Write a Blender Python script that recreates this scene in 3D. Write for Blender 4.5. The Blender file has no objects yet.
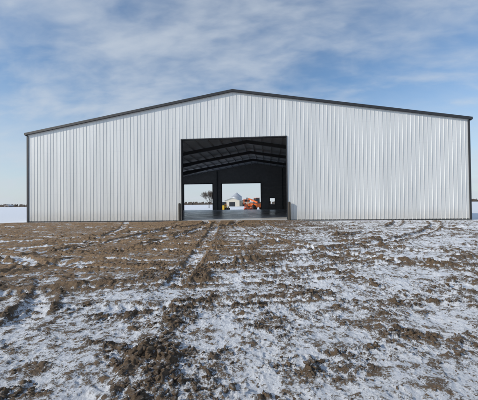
import bpy, math, random
import numpy as np
from mathutils import Matrix, Vector
random.seed(7)
S=bpy.context.scene; COL=S.collection
S.view_settings.view_transform='Standard'; S.view_settings.look='None'; S.view_settings.exposure=0
# ------------------------------------------------ materials
def newmat(name):
    m=bpy.data.materials.new(name); m.use_nodes=True
    nt=m.node_tree; b=nt.nodes['Principled BSDF']; return m,nt,b
def N(nt,t,**kw):
    n=nt.nodes.new(t)
    for k,v in kw.items(): setattr(n,k,v)
    return n
def mixc(nt,fac,a,b,typ='MIX'):
    n=N(nt,'ShaderNodeMix',data_type='RGBA',blend_type=typ)
    for i,v in ((0,fac),(6,a),(7,b)):
        if hasattr(v,'is_output'): nt.links.new(v,n.inputs[i])
        else: n.inputs[i].default_value=v if i==0 else (*v,1)
    return n.outputs[2]
def noise(nt,vec,scale,detail=5,rough=.55,dist=0):
    n=N(nt,'ShaderNodeTexNoise'); n.inputs['Scale'].default_value=scale; n.inputs['Detail'].default_value=detail
    n.inputs['Roughness'].default_value=rough; n.inputs['Distortion'].default_value=dist
    if vec is not None: nt.links.new(vec,n.inputs['Vector'])
    return n.outputs['Fac']
def mrange(nt,v,a,b,c=0.,d=1.,smooth=False):
    n=N(nt,'ShaderNodeMapRange'); nt.links.new(v,n.inputs[0])
    if smooth: n.interpolation_type='SMOOTHSTEP'
    for i,x in zip((1,2,3,4),(a,b,c,d)): n.inputs[i].default_value=x
    return n.outputs[0]
def math_(nt,op,a,b=None):
    n=N(nt,'ShaderNodeMath',operation=op)
    for i,v in ((0,a),(1,b)):
        if v is None: continue
        if hasattr(v,'is_output'): nt.links.new(v,n.inputs[i])
        else: n.inputs[i].default_value=v
    return n.outputs[0]
def objvec(nt,scale=(1,1,1)):
    t=N(nt,'ShaderNodeTexCoord'); m=N(nt,'ShaderNodeMapping'); m.inputs['Scale'].default_value=scale
    nt.links.new(t.outputs['Object'],m.inputs['Vector']); return m.outputs['Vector']
def bump(nt,b,h,strength,dist):
    n=N(nt,'ShaderNodeBump'); n.inputs['Strength'].default_value=strength; n.inputs['Distance'].default_value=dist
    nt.links.new(h,n.inputs['Height']); nt.links.new(n.outputs[0],b.inputs['Normal'])
def simple(name,c,rough=.6,metal=0.,var=.25,scale=3.,sc=(1,1,1)):
    m,nt,b=newmat(name); v=objvec(nt,sc)
    f=noise(nt,v,scale,6)
    col=mixc(nt,f,tuple(x*(1-var) for x in c),tuple(min(1,x*(1+var)) for x in c))
    nt.links.new(col,b.inputs['Base Color']); b.inputs['Roughness'].default_value=rough; b.inputs['Metallic'].default_value=metal
    return m
def wallmat():
    m,nt,b=newmat('galvalume_wall')
    v=objvec(nt,(1,1,.12)); f=noise(nt,v,1.4,6)
    t=N(nt,'ShaderNodeTexCoord'); s=N(nt,'ShaderNodeSeparateXYZ'); nt.links.new(t.outputs['Object'],s.inputs[0])
    fl=math_(nt,'FLOOR',math_(nt,'DIVIDE',math_(nt,'ADD',s.outputs[0],.05),.762))
    wn=N(nt,'ShaderNodeTexWhiteNoise',noise_dimensions='1D'); nt.links.new(fl,wn.inputs['W'])
    col=mixc(nt,mrange(nt,f,.3,.7),(.66,.675,.675),(.765,.775,.77))
    col=mixc(nt,mrange(nt,wn.outputs['Value'],0,1,0,.25),col,(.53,.55,.57))
    zf=math_(nt,'FRACT',math_(nt,'DIVIDE',math_(nt,'ADD',s.outputs[2],.3),1.5))
    ln=mrange(nt,math_(nt,'ABSOLUTE',math_(nt,'SUBTRACT',zf,.5)),.008,.0,0,.14)
    col=mixc(nt,ln,col,(.35,.36,.38))
    d=math_(nt,'MULTIPLY',mrange(nt,s.outputs[2],.9,0,0,1,True),noise(nt,objvec(nt,(3,1,1)),3,6))
    col=mixc(nt,math_(nt,'MULTIPLY',d,.6),col,(.36,.31,.26))
    nt.links.new(col,b.inputs['Base Color'])
    b.inputs['Metallic'].default_value=.12; b.inputs['Roughness'].default_value=.34
    bump(nt,b,noise(nt,objvec(nt,(.8,1,.25)),1.5,3),.3,.025)
    return m
M={}
M['wall']=wallmat()
M['dark']=simple('charcoal_trim',(.030,.032,.037),.5,.1)
M['liner']=simple('interior_liner',(.46,.45,.44),.7)
M['rooflin']=simple('roof_liner',(.90,.90,.90),.6,0,.04)
M['steel']=simple('primed_steel',(.60,.60,.60),.5,.0,.1)
M['steeld']=simple('grey_steel',(.13,.135,.145),.5,.0,.08)
M['roof']=simple('roof_metal',(.5,.52,.55),.4,.3)
M['bollard']=simple('bollard_paint',(.045,.04,.032),.6,0,.4,8)
M['bark']=simple('bark',(.075,.062,.05),.9,0,.3,5)
M['twig']=simple('twig',(.10,.08,.065),.9,0,.3,5)
M['tyre']=simple('tyre',(.02,.02,.02),.85)
M['orange']=simple('orange_paint',(.72,.15,.02),.45)
M['red']=simple('red_paint',(.50,.07,.02),.45)
M['yellow']=simple('yellow_paint',(.65,.42,.03),.45)
M['glass']=simple('dark_glass',(.03,.04,.05),.12)
M['tan']=simple('tan_siding',(.52,.46,.36),.6,0,.1,2,(1,1,.1))
M['white']=simple('white_siding',(.72,.66,.55),.6,0,.1)
M['bin']=simple('galvanised_bin',(.45,.48,.52),.45,.4,.15,2,(1,1,8))
M['farm']=simple('weathered_farm',(.22,.19,.18),.7)
def concrete():
    m,nt,b=newmat('concrete_slab'); v=objvec(nt)
    f=noise(nt,v,.6,8,.6); g=noise(nt,v,14,5)
    col=mixc(nt,f,(.54,.54,.54),(.70,.695,.69)); col=mixc(nt,math_(nt,'MULTIPLY',g,.3),col,(.42,.415,.41))
    nt.links.new(col,b.inputs['Base Color']); nt.links.new(mrange(nt,f,.3,.7,.18,.42),b.inputs['Roughness'])
    bump(nt,b,g,.08,.01); return m
M['slab']=concrete()
def groundmat(name,attr=True):
    m,nt,b=newmat(name); v=objvec(nt)
    n1=noise(nt,v,14,9,.74,.2); n2=noise(nt,v,60,5,.7); n3=noise(nt,v,1.3,4)
    if attr:
        a=N(nt,'ShaderNodeAttribute',attribute_name='dirt'); base=a.outputs['Fac']
        x=math_(nt,'ADD',base,math_(nt,'MULTIPLY',math_(nt,'SUBTRACT',n1,.5),1.35))
        x=math_(nt,'ADD',x,math_(nt,'MULTIPLY',math_(nt,'SUBTRACT',n2,.5),1.0))
        f=mrange(nt,x,.42,.62,.0,1,True)
        w_=N(nt,'ShaderNodeAttribute',attribute_name='warm').outputs['Fac']
    else:
        g=N(nt,'ShaderNodeNewGeometry'); s=N(nt,'ShaderNodeSeparateXYZ'); nt.links.new(g.outputs['Normal'],s.inputs[0])
        x=math_(nt,'ADD',s.outputs[2],math_(nt,'MULTIPLY',math_(nt,'SUBTRACT',n1,.5),2.4))
        f=mrange(nt,x,.9,1.35,1,.1,True); w_=.2
    dirt=mixc(nt,mrange(nt,n3,.3,.7),(.165,.112,.068),(.25,.172,.106))
    dirt=mixc(nt,w_,dirt,(.42,.275,.152))
    dirt=mixc(nt,mrange(nt,n1,.38,.58),mixc(nt,w_,(.060,.041,.028),(.15,.096,.055)),dirt)
    dirt=mixc(nt,math_(nt,'MULTIPLY',mrange(nt,n2,.55,.8),.4),dirt,(.45,.35,.25))
    snow=mixc(nt,mrange(nt,n1,.3,.7),(.68,.72,.79),(.86,.875,.905))
    col=mixc(nt,f,snow,dirt); nt.links.new(col,b.inputs['Base Color'])
    nt.links.new(mrange(nt,f,0,1,.55,.80),b.inputs['Roughness'])
    h=math_(nt,'ADD',math_(nt,'MULTIPLY',n1,1.0),math_(nt,'MULTIPLY',n2,.45))
    h=math_(nt,'MULTIPLY',h,mrange(nt,f,0,1,.7,1.6))
    bump(nt,b,h,1.0,.05)
    return m
M['ground']=groundmat('mud_and_snow'); M['clod']=groundmat('frozen_clod',False)
# ------------------------------------------------ helpers
class MB:
    def __init__(s): s.v=[]; s.f=[]
    def poly(s,pts):
        i=len(s.v); s.v+= [tuple(p) for p in pts]; s.f.append(tuple(range(i,i+len(pts))))
    def box(s,x0,x1,y0,y1,z0,z1,mat=None):
        P=[(x0,y0,z0),(x1,y0,z0),(x1,y1,z0),(x0,y1,z0),(x0,y0,z1),(x1,y0,z1),(x1,y1,z1),(x0,y1,z1)]
        if mat: P=[tuple(mat@Vector(p)) for p in P]
        i=len(s.v); s.v+=P
        s.f+=[tuple(i+k for k in q) for q in ((0,3,2,1),(4,5,6,7),(0,1,5,4),(1,2,6,5),(2,3,7,6),(3,0,4,7))]
    def prism(s,pts,y0,y1):
        i=len(s.v); n=len(pts)
        s.v+=[(x,y0,z) for x,z in pts]+[(x,y1,z) for x,z in pts]
        s.f.append(tuple(range(i,i+n))); s.f.append(tuple(range(i+2*n-1,i+n-1,-1)))
        for k in range(n):
            l=(k+1)%n; s.f.append((i+k,i+n+k,i+n+l,i+l))
    def bar(s,a,b,r0,r1=None,n=6):
        if r1 is None: r1=r0
        a=Vector(a); b=Vector(b); d=(b-a).normalized()
        u=d.orthogonal().normalized(); w=d.cross(u); i=len(s.v)
        for p,r in ((a,r0),(b,r1)):
            for k in range(n):
                t=2*math.pi*k/n; s.v.append(tuple(p+u*math.cos(t)*r+w*math.sin(t)*r))
        for k in range(n):
            l=(k+1)%n; s.f.append((i+k,i+l,i+n+l,i+n+k))
        s.f.append(tuple(range(i+n-1,i-1,-1))); s.f.append(tuple(range(i+n,i+2*n)))
    def lathe(s,prof,c,axis='z',n=24):
        i=len(s.v); c=Vector(c)
        for r,h in prof:
            for k in range(n):
                t=2*math.pi*k/n
                p=(r*math.cos(t),r*math.sin(t),h) if axis=='z' else (r*math.cos(t),h,r*math.sin(t))
                s.v.append(tuple(c+Vector(p)))
        for j in range(len(prof)-1):
            for k in range(n):
                l=(k+1)%n; s.f.append((i+j*n+k,i+j*n+l,i+(j+1)*n+l,i+(j+1)*n+k))
        s.f.append(tuple(range(i,i+n))); s.f.append(tuple(range(i+len(prof)*n-1,i+(len(prof)-1)*n-1,-1)))
    def build(s,name,mat,parent=None,bev=0,smooth=False):
        me=bpy.data.meshes.new(name); me.from_pydata(s.v,[],s.f); me.validate(); me.materials.append(mat)
        if smooth:
            for p in me.polygons: p.use_smooth=True
        o=bpy.data.objects.new(name,me); COL.objects.link(o); o.parent=parent
        if bev:
            b=o.modifiers.new('bevel','BEVEL'); b.width=bev; b.segments=2; b.limit_method='ANGLE'
        return o
def tag(o,label=None,cat=None,group=None,kind=None):
    if label:o['label']=label
    if cat:o['category']=cat
    if group:o['group']=group
    if kind:o['kind']=kind
    return o
def empty(name,loc,rz=0,label=None,cat=None,group=None):
    o=bpy.data.objects.new(name,None); COL.objects.link(o); o.location=loc; o.rotation_euler=(0,0,rz); o.empty_display_size=.3
    return tag(o,label,cat,group)
def copy_tree(o,parent=None):
    c=o.copy(); COL.objects.link(c); c.parent=parent
    for ch in list(o.children): copy_tree(ch,c)
    return c
# ------------------------------------------------ camera
TH=math.radians(5.39); CX,CY,CZ=2.30,-20.50,1.10
FW=Vector((-math.sin(TH),math.cos(TH),0)); RT=Vector((math.cos(TH),math.sin(TH),0))
def place(X,Z,z=0):
    p=Vector((CX,CY,0))+RT*X+FW*Z; return Vector((p.x,p.y,z))
cd=bpy.data.cameras.new('camera'); cam=bpy.data.objects.new('camera',cd); COL.objects.link(cam); S.camera=cam
cd.sensor_width=36; cd.lens=300/478*36; cd.clip_start=.05; cd.clip_end=6000
R=Matrix.Rotation(TH,4,'Z')@Matrix.Rotation(math.radians(90.74),4,'X')@Matrix.Rotation(math.radians(-.67),4,'Z')
cam.matrix_world=Matrix.Translation((CX,CY,CZ))@R
# ------------------------------------------------ metal building
W2=15.22; H=6.4; SL=.163; RZ=H+W2*SL; L=36.6
def rz(x): return H+(W2-abs(x))*SL
B=empty('metal_building',(0,0,0),0,'large open ended pale steel clad building with low gable roof and black edge trim','building')
def rib_us(a,b,step=.254):
    prof=[(-.017,0),(-.007,.0175),(.007,.0175),(.017,0),(.077,0),(.084,.0016),(.092,.0016),(.099,0),(.152,0),(.159,.0016),(.167,.0016),(.174,0)]
    out=[]; k=math.floor(a/step)-1
    while k*step<b+step:
        for u,d in prof: out.append((k*step+u,d))
        k+=1
    ins=[q for q in out if a<q[0]<b]
    return [(a,0)]+ins+[(b,0)]
def rib_sheet(mb,a,b,z0,z1,axis='x',off=0,sgn=-1):
    us=rib_us(a,b)
    if axis=='x' and a<0<b:
        us=sorted(us+[(0,.0175)])
    i=len(mb.v)
    for u,d in us:
        t=z1(u) if callable(z1) else z1
        for z in (z0,t):
            mb.v.append((u,off+sgn*d,z) if axis=='x' else (off+sgn*d,u,z))
    for k in range(len(us)-1):
        q=(i+2*k,i+2*k+2,i+2*k+3,i+2*k+1); mb.f.append(q if sgn<0 else q[::-1])
DW=3.64; DH=5.64
mb=MB()
rib_sheet(mb,-W2,-DW,-.06,rz); rib_sheet(mb,DW,W2,-.06,rz); rib_sheet(mb,-DW,DW,DH,rz)
mb.build('front_wall',M['wall'],B)
OA=(-13.83,-8.12); OB=(-6.37,1.11); OH=5.0; WN=(2.75,3.75); WZ=(.95,2.15)
mb=MB()
for a,b,z in ((-W2,OA[0],-.06),(OA[1],OB[0],-.06),(OB[1],WN[0],-.06),(WN[0],WN[1],WZ[1]),(WN[1],W2,-.06),(OA[0],OA[1],OH),(OB[0],OB[1],OH)):
    rib_sheet(mb,a,b,z,rz,off=L,sgn=1)
rib_sheet(mb,WN[0],WN[1],-.06,WZ[0],off=L,sgn=1)
mb.build('rear_wall',M['wall'],B)
mb=MB()
for a,b,z in ((-W2+.1,OA[0],.0),(OA[1],OB[0],.0),(OB[1],WN[0],.0),(WN[0],WN[1],WZ[1]),(WN[1],W2-.1,.0),(OA[0],OA[1],OH),(OB[0],OB[1],OH)):
    ps=[(a,z),(b,z),(b,rz(b)-.1)]+([(0,rz(0)-.1)] if a<0<b else [])+[(a,rz(a)-.1)]
    mb.prism(ps,L-.10,L-.04)
mb.box(WN[0],WN[1],L-.10,L-.04,0,WZ[0])
mb.build('rear_liner',M['liner'],B)
mb=MB(); x0,x1=WN; z0,z1=WZ
mb.box(x0-.04,x0+.05,L-.15,L+.04,z0-.04,z1+.04); mb.box(x1-.05,x1+.04,L-.15,L+.04,z0-.04,z1+.04)
mb.box(x0+.05,x1-.05,L-.148,L+.038,z0-.04,z0+.05); mb.box(x0+.05,x1-.05,L-.148,L+.038,z1-.05,z1+.04); mb.box(x0+.05,x1-.05,L-.08,L-.03,1.53,1.57)
mb.build('window_frame',M['dark'],B)
mb=MB()
for a,b,z in ((-W2+.1,-DW-.08,.0),(DW+.08,W2-.1,.0),(-DW-.08,DW+.08,DH+.08)):
    ps=[(a,z),(b,z),(b,rz(b)-.1)]+([(0,rz(0)-.1)] if a<0<b else [])+[(a,rz(a)-.1)]
    mb.prism(ps,.05,.10)
mb.build('front_liner',M['liner'],B)
for s in (-1,1):
    mb=MB(); rib_sheet(mb,0.0,L,-.06,H,axis='y',off=s*W2,sgn=s); mb.build('side_wall',M['wall'],B)
    mb=MB(); mb.box(min(s*(W2-.1),s*(W2-.05)),max(s*(W2-.1),s*(W2-.05)),.12,L-.12,.0,H-.05); mb.build('side_liner',M['liner'],B)
    mb=MB(); us=rib_us(-.12,L+.12,.6096)
    xo=s*(W2+.12)
    for u,d in us:
        mb.v.append((0,u,RZ+.06+d)); mb.v.append((xo,u,rz(xo)+.06+d))
    for k in range(len(us)-1):
        q=(2*k,2*k+2,2*k+3,2*k+1); mb.f.append(q if s<0 else q[::-1])
    mb.build('roof',M['roof'],B)
    mb=MB(); mb.prism([(0,RZ-.02),(s*(W2-.06),rz(W2-.06)-.02),(s*(W2-.06),rz(W2-.06)-.07),(0,RZ-.07)],.12,L-.12); mb.build('roof_liner',M['rooflin'],B)
    for y0,y1 in ((-.17,-.045),(L+.045,L+.17)):
        mb=MB(); xe=s*(W2+.16)
        mb.prism([(s*.002,RZ+.10),(xe,rz(xe)+.10),(xe,rz(xe)-.06),(s*.002,RZ-.06)],y0,y1)
        mb.build('rake_trim',M['dark'],B)
    mb=MB(); x0,x1=sorted((s*(W2+.045),s*(W2+.17))); mb.box(x0,x1,-.04,L+.04,H-.11,H+.03); mb.build('gutter',M['dark'],B)
    for y0,y1 in ((-.06,.12),(L-.12,L+.06)):
        mb=MB(); x0,x1=sorted((s*(W2-.05),s*(W2+.055))); mb.box(x0,x1,y0,y1,-.09,H-.12); mb.build('corner_trim',M['dark'],B)
    mb=MB(); x0,x1=sorted((s*(DW+.10),s*(W2-.06))); mb.box(x0,x1,-.036,.03,-.10,-.045); mb.build('base_trim',M['dark'],B)
    mb=MB(); x0,x1=sorted((s*(DW-.015),s*(DW+.04))); mb.box(x0,x1,-.05,.30,0,DH-.02); mb.build('door_jamb',M['dark'],B)
mb=MB(); mb.box(-DW-.04,DW+.04,-.052,.30,DH-.015,DH+.04); mb.build('door_header',M['dark'],B)
for a,b in (OA,OB):
    mb=MB(); mb.box(a-.05,b+.05,L-.25,L+.05,OH-.02,OH+.08); mb.build('door_header',M['dark'],B)
    for x in (a,b):
        mb=MB(); mb.box(x-.05,x+.05,L-.25,L+.05,0,OH-.022); mb.build('door_jamb',M['dark'],B)
mb=MB(); mb.box(-W2+.02,W2-.02,.0,L-.0,-.5,0.0)
mb.build('concrete_slab',M['slab'],B)
mb=MB(); mb.prism([(-.25,RZ+.085-.25*SL),(0,RZ+.125),(.25,RZ+.085-.25*SL),(0,RZ+.10)],-.1,L+.1); mb.build('ridge_cap',M['roof'],B)
for fy in (7.4,14.7,22.0,29.3):
    mb=MB(); T=.30
    for s in (-1,1):
        top=lambda x: rz(x)-T
        xo=s*(W2-.2); kn=1.0; xi=s*(W2-.2-kn)
        web=[(xo,0),(xo,top(xo)),(0,top(0)),(0,top(0)-.38),(s*7,top(7)-.38),(xi,top(xi)-.8),(s*(W2-.2-.35),0)]
        mb.prism([(x,z) for x,z in web],fy-.008,fy+.008)
        def flange(p,q,t=.02):
            (x0,z0),(x1,z1)=p,q; d=Vector((x1-x0,z1-z0)).normalized(); n=Vector((-d.y,d.x))*t/2
            mb.prism([(x0+n.x,z0+n.y),(x1+n.x,z1+n.y),(x1-n.x,z1-n.y),(x0-n.x,z0-n.y)],fy-.12,fy+.12)
        for k in (0,1,3,4,5): flange(web[k],web[k+1])
    mb.build('rigid_frame',M['steeld'],B)
for k in range(13):
    for s in (-1,1):
        x=s*(.55+k*1.17); mb=MB(); x0,x1=x-.035,x+.035
        z=rz(x)-.10; mb.box(x0,x1,.14,L-.14,z-.19,z); mb.build('purlin',M['steel'],B)
for s in (-1,1):
    for z in (1.2,2.7,4.2,5.4):
        mb=MB(); x0,x1=sorted((s*(W2-.115),s*(W2-.19))); mb.box(x0,x1,.14,L-.14,z,z+.18); mb.build('girt',M['steel'],B)
for x in (-7.2,5.2,9.5):
    mb=MB(); mb.box(x-.1,x+.1,L-.34,L-.12,0,rz(x)-.35); mb.build('end_post',M['steeld'],B)
for z in (2.7,4.2):
    mb=MB(); mb.box(1.4,W2-.3,L-.2,L-.115,z,z+.07); mb.build('girt',M['steel'],B)
for s,lab in ((-1,'dark pipe bollard standing at the left jamb of the big door opening'),(1,'dark pipe bollard standing at the right jamb of the big door opening')):
    b=empty('bollard',(s*(DW+.13),-.15,-.06),0,lab,'bollard','bollards at the door jambs')
    m_=MB(); m_.lathe([(.085,-.3),(.085,1.18)],(0,0,0)); m_.build('pipe',M['bollard'],b,smooth=False)
    m_=MB(); m_.lathe([(.088,1.17),(.085,1.21),(.06,1.25),(.02,1.27)],(0,0,0)); m_.build('cap',M['bollard'],b)
# ------------------------------------------------ ground sheet
def hsh(ix,iy,s):
    n=(ix.astype(np.int64)*374761393+iy.astype(np.int64)*668265263+s*144269504)&0xffffffff
    n=((n^(n>>13))*1274126177)&0xffffffff; n=((n^(n>>16))*2246822519)&0xffffffff; n^=n>>15
    return (n&0xffffff)/float(0xffffff)
def vn(x,y,s):
    ix=np.floor(x); iy=np.floor(y); fx=x-ix; fy=y-iy
    fx=fx*fx*fx*(fx*(fx*6-15)+10); fy=fy*fy*fy*(fy*(fy*6-15)+10)
    a=hsh(ix,iy,s);b=hsh(ix+1,iy,s);c=hsh(ix,iy+1,s);d=hsh(ix+1,iy+1,s)
    return (a*(1-fx)+b*fx)*(1-fy)+(c*(1-fx)+d*fx)*fy
def fbm(x,y,s,o=4,g=.5):
    r=0;a=1;t=0;c_,s_=math.cos(.6),math.sin(.6)
    for k in range(o):
        r=r+a*vn(x,y,s+k); t+=a; a*=g
        x,y=(x*c_-y*s_)*2.03+7.3,(x*s_+y*c_)*2.03-3.1
    return r/t
def lumps(x,y,cell,s,dens):
    X=x/cell;Y=y/cell; ix=np.floor(X);iy=np.floor(Y); out=np.zeros_like(X)
    for dx in (-1,0,1):
        for dy in (-1,0,1):
            cx=ix+dx;cy=iy+dy
            px=cx+hsh(cx,cy,s);py=cy+hsh(cx,cy,s+1)
            r=.25+.6*hsh(cx,cy,s+2)**1.5; h=hsh(cx,cy,s+3)
            a1=hsh(cx,cy,s+4); ang=a1*3.14159; ca=np.cos(ang);sa=np.sin(ang)
            ux=(X-px)*ca+(Y-py)*sa; uy=(-(X-px)*sa+(Y-py)*ca)*1.6
            d=np.maximum(np.abs(ux)*.7+np.abs(uy)*.7,np.maximum(np.abs(ux+.3*uy),np.abs(uy)))/r
            on=hsh(cx,cy,s+5)<dens
            tilt=1+.7*(ux*(h-.5)+uy*(a1-.5))/r
            v=np.where(on,np.clip((1-d)*2.4,0,1)**.8*(.35+.65*h)*r*tilt,0)
            out=np.maximum(out,v)
    return out
def sm(a,b,x):
    t=np.clip((x-a)/(b-a),0,1); return t*t*(3-2*t)
def track(d,s,w=.5,per=.21,k=1.):
    ad=np.abs(d)
    ins=1-sm(w*.5-.05,w*.5+.05,ad); sh=np.exp(-((ad-w*.5-.07)/.06)**2)
    bars=np.clip(np.sin(2*np.pi*(s+ad*.7)/per)*1.6,-.6,1)*ins
    return (-.040*ins+.028*sh+.016*bars)*k, (.19*sh+.17*bars)*k, ins*k
def terrain(x,y):
    dist=-y
    base=-.085-.40*sm(1.5,17,dist)
    base=np.where(y>36,-.085-.4*sm(36.6,60,y),base)
    side=sm(15.5,24,np.abs(x)); base=np.where(y>-1,base*(1-side)+(-.4)*side,base)
    base=base+.065*(1-sm(3.5,5.5,np.abs(x)))*(1-sm(.3,3.5,dist))*(y<1)
    wx=x+.12*(fbm(x*2.2,y*2.2,50,3)-.5); wy=y+.12*(fbm(x*2.2+9,y*2.2,55,3)-.5)
    tx=wx;ty=wy
    wx=wx+.11*(fbm(x*15,y*15,60,3,.6)-.5); wy=wy+.11*(fbm(x*15+5,y*15,63,3,.6)-.5)
    rough=sm(.42,.68,fbm(x*1.3+3,y*1.9,70,5,.65))
    near=sm(.25,1.4,dist)*(1-sm(15,26,np.abs(x-1))*.9)*(y<0)
    left=1-sm(-3.2,3.2,x-.2-.075*(y+20.5-8)+4.8*(fbm(x*.3,y*.3,170,3)-.5))
    dz=y+20.5
    hh=0;dd=0;ii=0
    def across(y0,a,b,c,per=.21,w=.4,k=1.):
        f=y0+a*(x-2)+b*np.sin((x-c)*.35); g=a+b*.35*np.cos((x-c)*.35)
        return track((ty-f)/np.sqrt(1+g*g),x*np.sqrt(1+g*g),w,per,k)
    def along(x0,a,b,c,per=.21,w=.4,k=.8):
        f=x0+a*(y+18)+b*np.sin((y-c)*.3); g=a+b*.3*np.cos((y-c)*.3)
        return track((tx-f)/np.sqrt(1+g*g),y*np.sqrt(1+g*g),w,per,k)
    def arc(cx,cy,r,per=.24,w=.42,k=1.2):
        rr=np.hypot(tx-cx,ty-cy); return track(rr-r,np.arctan2(y-cy,x-cx)*r,w,per,k)
    T=[across(-15.9,.10,.35,0,.2,.32),across(-14.6,.10,.35,0,.2,.32),across(-13.2,-.04,.4,4,.2,.3),across(-12.2,-.04,.4,4,.2,.3),across(-10.6,.07,.5,6,.2,.35),across(-9.3,.07,.5,6,.2,.35),
       across(-7.9,.02,.3,1,.3,.4),across(-6.3,.02,.3,1,.3,.4),across(-4.6,-.02,.3,1,.3,.4),across(-3.0,-.02,.3,1,.3,.4),
       across(-13.9,.28,.3,2,.2,.35,.9),across(-12.5,.28,.3,2,.2,.35,.9),across(-9.8,.22,.4,3,.2,.35,.9),
       along(.80,-.10,.10,-15),along(-2.2,-.30,.6,-11,.2,.35),
       arc(-10,-1,8.6),arc(-10,-1,10.4),arc(-17,-5,14),arc(-17,-5,15.8),arc(15,-1,13),arc(15,-1,14.8),arc(-4,4,15.2),arc(-4,4,17.0),arc(-9,-20,7.2),arc(-9,-20,8.6)]
    for k,(h_,d_,i_) in enumerate(T):
        wob=.15+.85*sm(.34,.54,fbm(x*.5+k*7,y*.5,200+k,3))
        hh=hh+h_*wob; dd=dd+d_*wob; ii=np.maximum(ii,i_*wob)
    cd_=tx-(1.22-.10*(y+18)+.10*np.sin((y+15)*.3)); wr=.75*np.exp(-(cd_/.24)**2)*(1-sm(8,14,dz))*(.25+.75*sm(.35,.6,fbm(x*1.3,y*1.3,230,3)))
    cd2=tx-(3.6+.18*(y+18)); wr=np.maximum(wr,.5*np.exp(-(cd2/.3)**2)*(1-sm(4,8,dz))*sm(.38,.6,fbm(x*1.3,y*1.3,240,3)))
    shoulder=np.clip(hh/.05,0,1)
    rough=np.clip(rough*.85+.5*shoulder-.3*ii+wr,0,1.1)
    l1=lumps(wx,wy,.20,100,.20); l2=lumps(wx,wy,.095,110,.42); l3=lumps(wx,wy,.043,120,.5)
    h=.045*(fbm(x*.9,y*.9,130,4)-.5)*2+.026*(fbm(x*3.5,y*3.5,140,4)-.5)*2
    fine=fbm(x*9,y*9,150,5,.72)-.5
    rid=1-np.abs(fbm(x*6.5,y*6.5,155,5,.65)-.5)*6; rid=np.clip(rid,0,1)
    lump=l1*.082*rough**1.5+l2*.060*(.08+.92*rough)+l3*.038*(.35+.65*rough)
    h=h+lump+.056*fine*(.45+.55*rough)+.020*rid*(.3+.7*rough)+hh*1.1+.04*wr
    z=base+h*near
    far=.25*(fbm(x*.012,y*.012,160,3)-.5)*sm(60,250,np.hypot(x,y)); z=z+far
    inside=(np.abs(x)<W2+.0)&(y>.12)&(y<L)
    z=np.where(inside,-.30,z)
    leftd=left*sm(4.2,7.2,dz)
    bias=.365+.31*leftd-.03*sm(3,9,x)+.05*(1-left)*sm(9,15,dz)
    bias=bias+.14*(fbm(x*.6,y*1.1,180,4)-.5)+.42*(fbm(x*3.0,y*5.4,185,5,.72)-.5)+.85*fine
    dirt=bias+dd-.30*ii*leftd-.10*ii+2.9*lump+.02*rough+.14*rid*rough+.10*wr
    apron=np.exp(-(np.clip(np.abs(x)-4,0,99)/1.5)**2)*(1-sm(2,6,dist)); dirt=dirt+.20*apron
    fieldm=np.maximum(sm(-1,1.5,y)*1.0,sm(17,26,np.abs(x))); fieldm=np.where((np.abs(x)<5)&(y<1),0,fieldm)
    fb=.05+.30*(fbm(x*.05,y*.25,190,4)-.3)
    dirt=np.where((y>L)&(y<75)&(np.abs(x)<25),.30+.5*(fbm(x*.4,y*.4,195,3)-.5)*1.5,dirt*(1-fieldm)+fb*fieldm)
    return z,dirt,rough,leftd
def axis_steps(fn,start,stop):
    out=[start]
    while out[-1]<stop: out.append(out[-1]+fn(out[-1]))
    return out
z_=axis_steps(lambda z:min(max(.0040*z,.0085),.07),1.3,20.7)
ys=[CY+z for z in z_]
y=ys[-1]; st=.08
while y<2600: y+=st; st*=1.12; ys.append(y)
y=ys[0]; st=.03; lo=[]
while y>-900: y-=st; st*=1.22; lo.append(y)
ys=np.array(lo[::-1]+ys)
d_=axis_steps(lambda d:min(max(.0048*d,.0095),.06),0,19)
dd_=d_[-1]; st=.08
while dd_<2600: dd_+=st; st*=1.15; d_.append(dd_)
d_=np.array(d_); xs=np.concatenate([2.0-d_[::-1][:-1],2.0+d_])
XX,YY=np.meshgrid(xs,ys); Z,D,RG,LF=terrain(XX,YY)
gy=np.gradient(Z,axis=0)/np.gradient(YY,axis=0); gx=np.gradient(Z,axis=1)/np.gradient(XX,axis=1)
D=D+np.clip(np.hypot(gx,gy)-.35,0,1.2)*.13*(YY<0)
ny,nx=XX.shape; me=bpy.data.meshes.new('ground')
me.vertices.add(nx*ny); me.vertices.foreach_set('co',np.stack([XX,YY,Z],-1).astype(np.float32).ravel())
idx=np.arange(nx*ny).reshape(ny,nx)
q=np.stack([idx[:-1,:-1],idx[:-1,1:],idx[1:,1:],idx[1:,:-1]],-1).reshape(-1,4)
me.loops.add(q.size); me.loops.foreach_set('vertex_index',q.ravel().astype(np.int32))
me.polygons.add(len(q)); me.polygons.foreach_set('loop_start',np.arange(0,q.size,4,dtype=np.int32))
me.polygons.foreach_set('use_smooth',np.ones(len(q),dtype=bool))
me.update(calc_edges=True)
at=me.attributes.new('dirt','FLOAT','POINT'); at.data.foreach_set('value',D.astype(np.float32).ravel())
at=me.attributes.new('warm','FLOAT','POINT'); at.data.foreach_set('value',(.15+LF*.75).astype(np.float32).ravel())
me.materials.append(M['ground']); go=bpy.data.objects.new('ground',me); COL.objects.link(go)
tag(go,'frozen churned mud with patchy snow and wheel tracks before the building','ground',kind='structure')
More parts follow.
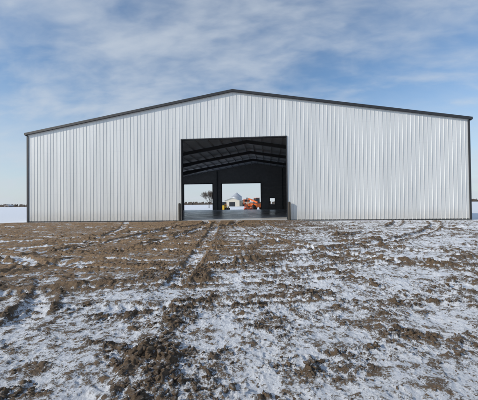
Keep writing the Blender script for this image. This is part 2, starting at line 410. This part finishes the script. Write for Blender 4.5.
# ------------------------------------------------ loose clods
rng=np.random.default_rng(5)
import bmesh
protos={1:[],2:[]}
for k in range(24):
    sub=1+k%2
    bm=bmesh.new(); bmesh.ops.create_icosphere(bm,subdivisions=sub+0,radius=1)
    V=np.array([v.co[:] for v in bm.verts]); F=np.array([[v.index for v in f.verts] for f in bm.faces]); bm.free()
    V2=V.copy()
    for j in range(7):
        n=rng.normal(size=3); n/=np.linalg.norm(n); c=rng.uniform(.3,.75); dd=V2@n-c
        V2-=np.outer(np.clip(dd,0,None),n)
    V2*=(1+.45*(rng.random(len(V2))[:,None]-.5)); V2*=np.array([1,rng.uniform(.5,.9),rng.uniform(.3,.6)])
    protos[sub].append((V2,F))
N_=28000
dz=2+15*rng.random(N_*3)**1.3; xx=(rng.random(N_*3)*2-1)*(dz*.85+.4)
px=CX+xx*RT.x+dz*FW.x; py=CY+xx*RT.y+dz*FW.y
zz,di,ro,lf=terrain(px,py)
keep=(py<-1.0)&(rng.random(len(px))<np.clip(ro*.9-.05,0.16,1)*np.clip(di*1.3,.3,1))
px,py,zz,ro=px[keep][:N_],py[keep][:N_],zz[keep][:N_],ro[keep][:N_]
vs=[];fs=[];o0=0
for i in range(len(px)):
    r=.005+.036*rng.random()**5*(.5+ro[i])
    V2,F=protos[2 if r>.014 else 1][rng.integers(12)]
    a=rng.uniform(0,6.28); ca,sa=math.cos(a),math.sin(a); t=rng.uniform(-.5,.5); ct,s_=math.cos(t),math.sin(t)
    A=np.array([[ca,-sa,0],[sa,ca,0],[0,0,1]])@np.array([[1,0,0],[0,ct,-s_],[0,s_,ct]])
    vs.append((V2*r)@A.T+np.array([px[i],py[i],zz[i]+r*.08])); fs.append(F+o0); o0+=len(V2)
vs=np.concatenate(vs); fs=np.concatenate(fs)
me=bpy.data.meshes.new('clods'); me.vertices.add(len(vs)); me.vertices.foreach_set('co',vs.astype(np.float32).ravel())
me.loops.add(fs.size); me.loops.foreach_set('vertex_index',fs.ravel().astype(np.int32))
me.polygons.add(len(fs)); me.polygons.foreach_set('loop_start',np.arange(0,fs.size,3,dtype=np.int32)); me.update(calc_edges=True)
me.materials.append(M['clod']); co=bpy.data.objects.new('mud_clods',me); COL.objects.link(co)
tag(co,'loose frozen mud clods scattered over the snowy ground','clods',kind='stuff')
# ------------------------------------------------ bare trees
def bare_tree(name,loc,h,seed,label,group=None,depth=6,rr=.022):
    r_=random.Random(seed); tr=MB(); cr=MB()
    def grow(p,d,l,r,k):
        e=p+d*l; (tr if k<2 else cr).bar(p,e,r,r*.7,5 if k<2 else 3)
        if k>=depth: return
        for j in range(3 if k<4 else 2):
            ax=Vector((r_.uniform(-1,1),r_.uniform(-1,1),r_.uniform(-.2,.6)))
            nd=(d+ax*(.55 if k else .95)).normalized(); nd.z=max(nd.z,-.05)
            grow(p+d*l*r_.uniform(.65,1),nd,l*r_.uniform(.66,.86),r*.62,k+1)
        grow(e,(d+Vector((r_.uniform(-.15,.15),r_.uniform(-.15,.15),.1))).normalized(),l*.78,r*.7,k+1)
    grow(Vector((0,0,0)),Vector((0,0,1)),h*.20,h*rr,0)
    o=empty(name,loc,0,label,'tree',group); tr.build('trunk',M['bark'],o); cr.build('crown',M['twig'],o); return o
G=-.45
t=bare_tree('bare_tree',place(-11.8,118,G),9.6,3,'bare winter tree seen through the left rear doorway',None,6,.016); t.scale=(1.15,1.15,1.0)
ft=bare_tree('bare_tree',place(-400,540,G),8,11,'small bare tree on the far horizon left of the building','trees on the left horizon',5)
for k in range(11):
    c=copy_tree(ft); c.location=place(-432+k*7.0+random.uniform(-3,3),545+random.uniform(-15,40),G); s=random.uniform(.5,1.0); c.scale=(s*1.2,s*1.2,s); c.rotation_euler=(0,0,random.uniform(0,6))
ft=bare_tree('bare_tree',place(330,410,G),8,17,'small bare tree on the far horizon right of the building','trees on the right horizon',5)
for k in range(4):
    c=copy_tree(ft); c.location=place(318+k*6,430+random.uniform(-15,30),G); s=random.uniform(.5,1); c.scale=(s*1.2,s*1.2,s); c.rotation_euler=(0,0,random.uniform(0,6))
mb=MB(); r_=random.Random(4)
for k in range(1500):
    X=r_.uniform(-900,900); p=place(X,950+r_.uniform(-30,60),G); h=r_.uniform(3,8)*(.6+.8*abs(math.sin(X*.011)))
    w=r_.uniform(2,5); mb.poly([p-RT*w,p+RT*w,p+RT*w*.6+Vector((0,0,h*.8)),p+RT*r_.uniform(-.3,.3)*w+Vector((0,0,h)),p-RT*w*.7+Vector((0,0,h*.75))])
o=mb.build('distant_wood',M['twig']); tag(o,'thin dark line of far-off bare woodland along the horizon','woodland',kind='stuff')
# ------------------------------------------------ farm behind
bn=empty('grain_bin',place(-1.6,205,G),0,'round silver grain bin with cone roof rising behind the pale shed','grain bin')
mb=MB(); mb.lathe([(3.6,0),(3.6,6.4)],(0,0,0),n=32); mb.build('bin_wall',M['bin'],bn)
mb=MB(); mb.lathe([(3.8,6.35),(.5,9.0),(.45,9.4),(.05,9.5)],(0,0,0),n=32); mb.build('roof',M['bin'],bn)
def shed(name,X,Z,w,d,h,r,mat,label,doorw=3.5):
    o=empty(name,place(X,Z,G),TH,label,'farm building'); mb=MB()
    mb.prism([(-w/2,0),(w/2,0),(w/2,h),(0,h+r),(-w/2,h)],0,d); mb.build('wall',mat,o)
    mb=MB(); t=.15
    for s in (-1,1): mb.prism([(0,h+r+.02),(s*(w/2+.3),h-.3*r/(w/2)+.02),(s*(w/2+.3),h-.3*r/(w/2)+.02+t),(0,h+r+.02+t)],-.3,d+.3)
    mb.build('roof',M['roof'],o)
    mb=MB(); mb.box(-doorw/2,doorw/2,-.06,-.01,0,h*.75); mb.build('door',M['dark'],o); return o
shed('pale_shed',-4.2,182,9,14,3.6,1.6,M['white'],'low pale shed seen through the middle rear doorway')
shed('tan_shed',3.2,190,6,10,3.0,1.3,M['tan'],'small tan shed to the right of the pale shed',2)
shed('barn',-590,760,12,18,4,2.5,M['farm'],'tiny grey barn on the horizon at the far left edge')
def wheel(par,x,y,r,w,rim):
    o=MB(); o.lathe([(r*.55,-w/2),(r*.93,-w/2),(r,-w*.3),(r,w*.3),(r*.93,w/2),(r*.55,w/2)],(x,y,r),'y',20); wh=o.build('wheel',M['tyre'],par)
    o=MB(); o.lathe([(r*.56,-w*.42),(r*.2,-w*.3),(r*.2,w*.3),(r*.56,w*.42)],(x,y,r),'y',16); o.build('rim',rim,wh)
def telehandler(loc,rz_):
    o=empty('telehandler',loc,rz_,'orange telescopic handler parked outside the middle rear doorway','construction machine')
    for x in (-1.2,1.2):
        for y_ in (-.85,.85): wheel(o,x,y_,.55,.4,M['orange'])
    mb=MB(); mb.prism([(-1.9,.55),(1.8,.55),(1.8,.95),(.6,1.15),(-1.0,1.2),(-1.9,1.3)],-.6,.6); mb.build('chassis',M['orange'],o,.03)
    mb=MB(); mb.prism([(-.55,1.0),(.75,1.0),(.95,1.6),(.6,2.35),(-.45,2.35)],-.95,-.15); cab=mb.build('cab',M['glass'],o,.04)
    mb=MB(); mb.prism([(-.5,2.36),(.65,2.36),(.6,2.46),(-.45,2.46)],-1.0,-.1); mb.build('roof',M['orange'],cab)
    mb=MB(); mb.bar((-1.7,.25,1.5),(1.9,.25,2.3),.19,.16,4); bo=mb.build('boom',M['orange'],o)
    mb=MB(); mb.bar((1.8,.25,2.28),(2.9,.25,2.5),.11,.10,4); mb.build('inner_boom',M['dark'],bo)
    mb=MB(); mb.bar((2.9,.25,2.5),(3.0,.25,1.9),.08,.08,4); mb.box(2.95,3.05,-.45,.95,1.7,2.2); mb.box(3.05,4.0,-.3,-.18,1.7,1.76); mb.box(3.05,4.0,.68,.80,1.7,1.76); mb.build('fork_carriage',M['dark'],bo)
    mb=MB(); mb.prism([(-1.1,.8),(1.0,.8),(.9,1.3),(-1.0,1.35)],.5,.95); mb.build('engine_cover',M['orange'],o,.03)
    return o
t=telehandler(place(3.7,72,G+.02),TH+math.radians(115)); t.scale=(1.2,1.2,1.2)
sl=empty('scissor_lift',place(2.1,69,G+.02),TH+.3,'red and orange scissor lift standing left of the telescopic handler','lift')
for x in (-.7,.7):
    for y_ in (-.4,.4): wheel(sl,x,y_,.22,.16,M['dark'])
mb=MB(); mb.box(-1,1,-.36,.36,.28,.62); mb.build('base',M['red'],sl,.03)
mb=MB()
for i in range(3):
    z=.66+i*.26
    for y_ in (-.3,.3): mb.bar((-.85,y_,z),(.85,y_,z+.24),.035); mb.bar((-.85,y_,z+.24),(.85,y_,z),.035)
mb.build('scissor_arms',M['orange'],sl)
mb=MB(); mb.box(-1,1,-.4,.4,1.45,1.53); mb.build('platform',M['orange'],sl)
mb=MB()
for z in (2.0,2.5):
    for a,b in (((-1,-.4),(1,-.4)),((1,-.4),(1,.4)),((1,.4),(-1,.4)),((-1,.4),(-1,-.4))): mb.bar((*a,z),(*b,z),.025)
for x in (-1,0,1):
    for y_ in (-.4,.4): mb.bar((x,y_,1.5),(x,y_,2.5),.025)
mb.build('guard_rail',M['orange'],sl)
sk=empty('skid_loader',place(-3.3,66,G+.02),TH+math.radians(70),'small yellow and black skid loader beside the left side of the middle rear doorway','loader')
for x in (-.5,.5):
    for y_ in (-.65,.65): wheel(sk,x,y_,.38,.28,M['yellow'])
mb=MB(); mb.prism([(-1.1,.3),(.8,.3),(.8,.8),(-.2,1.0),(-1.1,1.25)],-.48,.48); mb.build('body',M['yellow'],sk,.03)
mb=MB(); mb.prism([(-.55,.95),(.6,.85),(.5,1.95),(-.5,1.98)],-.4,.4); mb.build('cab',M['glass'],sk,.04)
for y_ in (-.62,.62):
    mb=MB(); mb.bar((-1.0,y_,1.35),(.9,y_,1.0),.08,.08,4); mb.bar((.9,y_,1.0),(1.25,y_,.35),.08,.07,4); mb.build('lift_arm',M['yellow'],sk)
mb=MB(); mb.prism([(1.2,.1),(1.95,.1),(1.9,.16),(1.35,.2),(1.3,.65),(1.2,.65)],-.85,.85); mb.build('bucket',M['dark'],sk)
# ------------------------------------------------ light
EL,AZ=26,math.radians(205)
sd=Vector((math.cos(AZ)*math.cos(math.radians(EL)),math.sin(AZ)*math.cos(math.radians(EL)),math.sin(math.radians(EL))))
su=bpy.data.lights.new('sun','SUN'); su.energy=3.6; su.angle=math.radians(.5); su.color=(1,.92,.80)
so=bpy.data.objects.new('sun',su); COL.objects.link(so); so.rotation_euler=sd.to_track_quat('Z','Y').to_euler()
w=bpy.data.worlds.new('World'); S.world=w; w.use_nodes=True; nt=w.node_tree; bg=nt.nodes['Background']
sky=N(nt,'ShaderNodeTexSky',sky_type='NISHITA'); sky.sun_disc=False; sky.sun_elevation=math.radians(EL); sky.sun_rotation=math.pi/2-AZ
sky.air_density=1.0; sky.dust_density=.6; sky.ozone_density=1.5
tc=N(nt,'ShaderNodeTexCoord'); sp=N(nt,'ShaderNodeSeparateXYZ'); nt.links.new(tc.outputs['Generated'],sp.inputs[0])
den=math_(nt,'ADD',math_(nt,'MAXIMUM',sp.outputs[2],0.0),.30)
cb=N(nt,'ShaderNodeCombineXYZ'); nt.links.new(math_(nt,'DIVIDE',sp.outputs[0],den),cb.inputs[0]); nt.links.new(math_(nt,'DIVIDE',sp.outputs[1],den),cb.inputs[1])
def cl(scale,rotz,sc,detail,dist,r=.5):
    mp=N(nt,'ShaderNodeMapping'); mp.inputs['Rotation'].default_value=(0,0,rotz); mp.inputs['Scale'].default_value=sc
    nt.links.new(cb.outputs[0],mp.inputs[0]); return noise(nt,mp.outputs[0],scale,detail,r,dist)
c1=cl(.9,.9,(1,1.4,1),4,.2); c2=cl(8.0,1.1,(1,1.9,1),4,.3,.5); c3=cl(2.8,.7,(1,1.8,1),5,.4,.5)
c=math_(nt,'ADD',math_(nt,'MULTIPLY',c1,.42),math_(nt,'ADD',math_(nt,'MULTIPLY',c2,.18),math_(nt,'MULTIPLY',c3,.40)))
cf=mrange(nt,c,.37,.66,.04,.76,True)
hz=mrange(nt,sp.outputs[2],.0,.36,.80,0,False)
cf=math_(nt,'MAXIMUM',cf,math_(nt,'ADD',hz,math_(nt,'MULTIPLY',cf,.35)))
cf=math_(nt,'MINIMUM',cf,.95)
tint=mixc(nt,1.0,sky.outputs[0],(.80,1.00,1.14),'MULTIPLY')
col=mixc(nt,cf,tint,(4.65,5.10,5.65))
nt.links.new(col,bg.inputs['Color']); bg.inputs['Strength'].default_value=.13
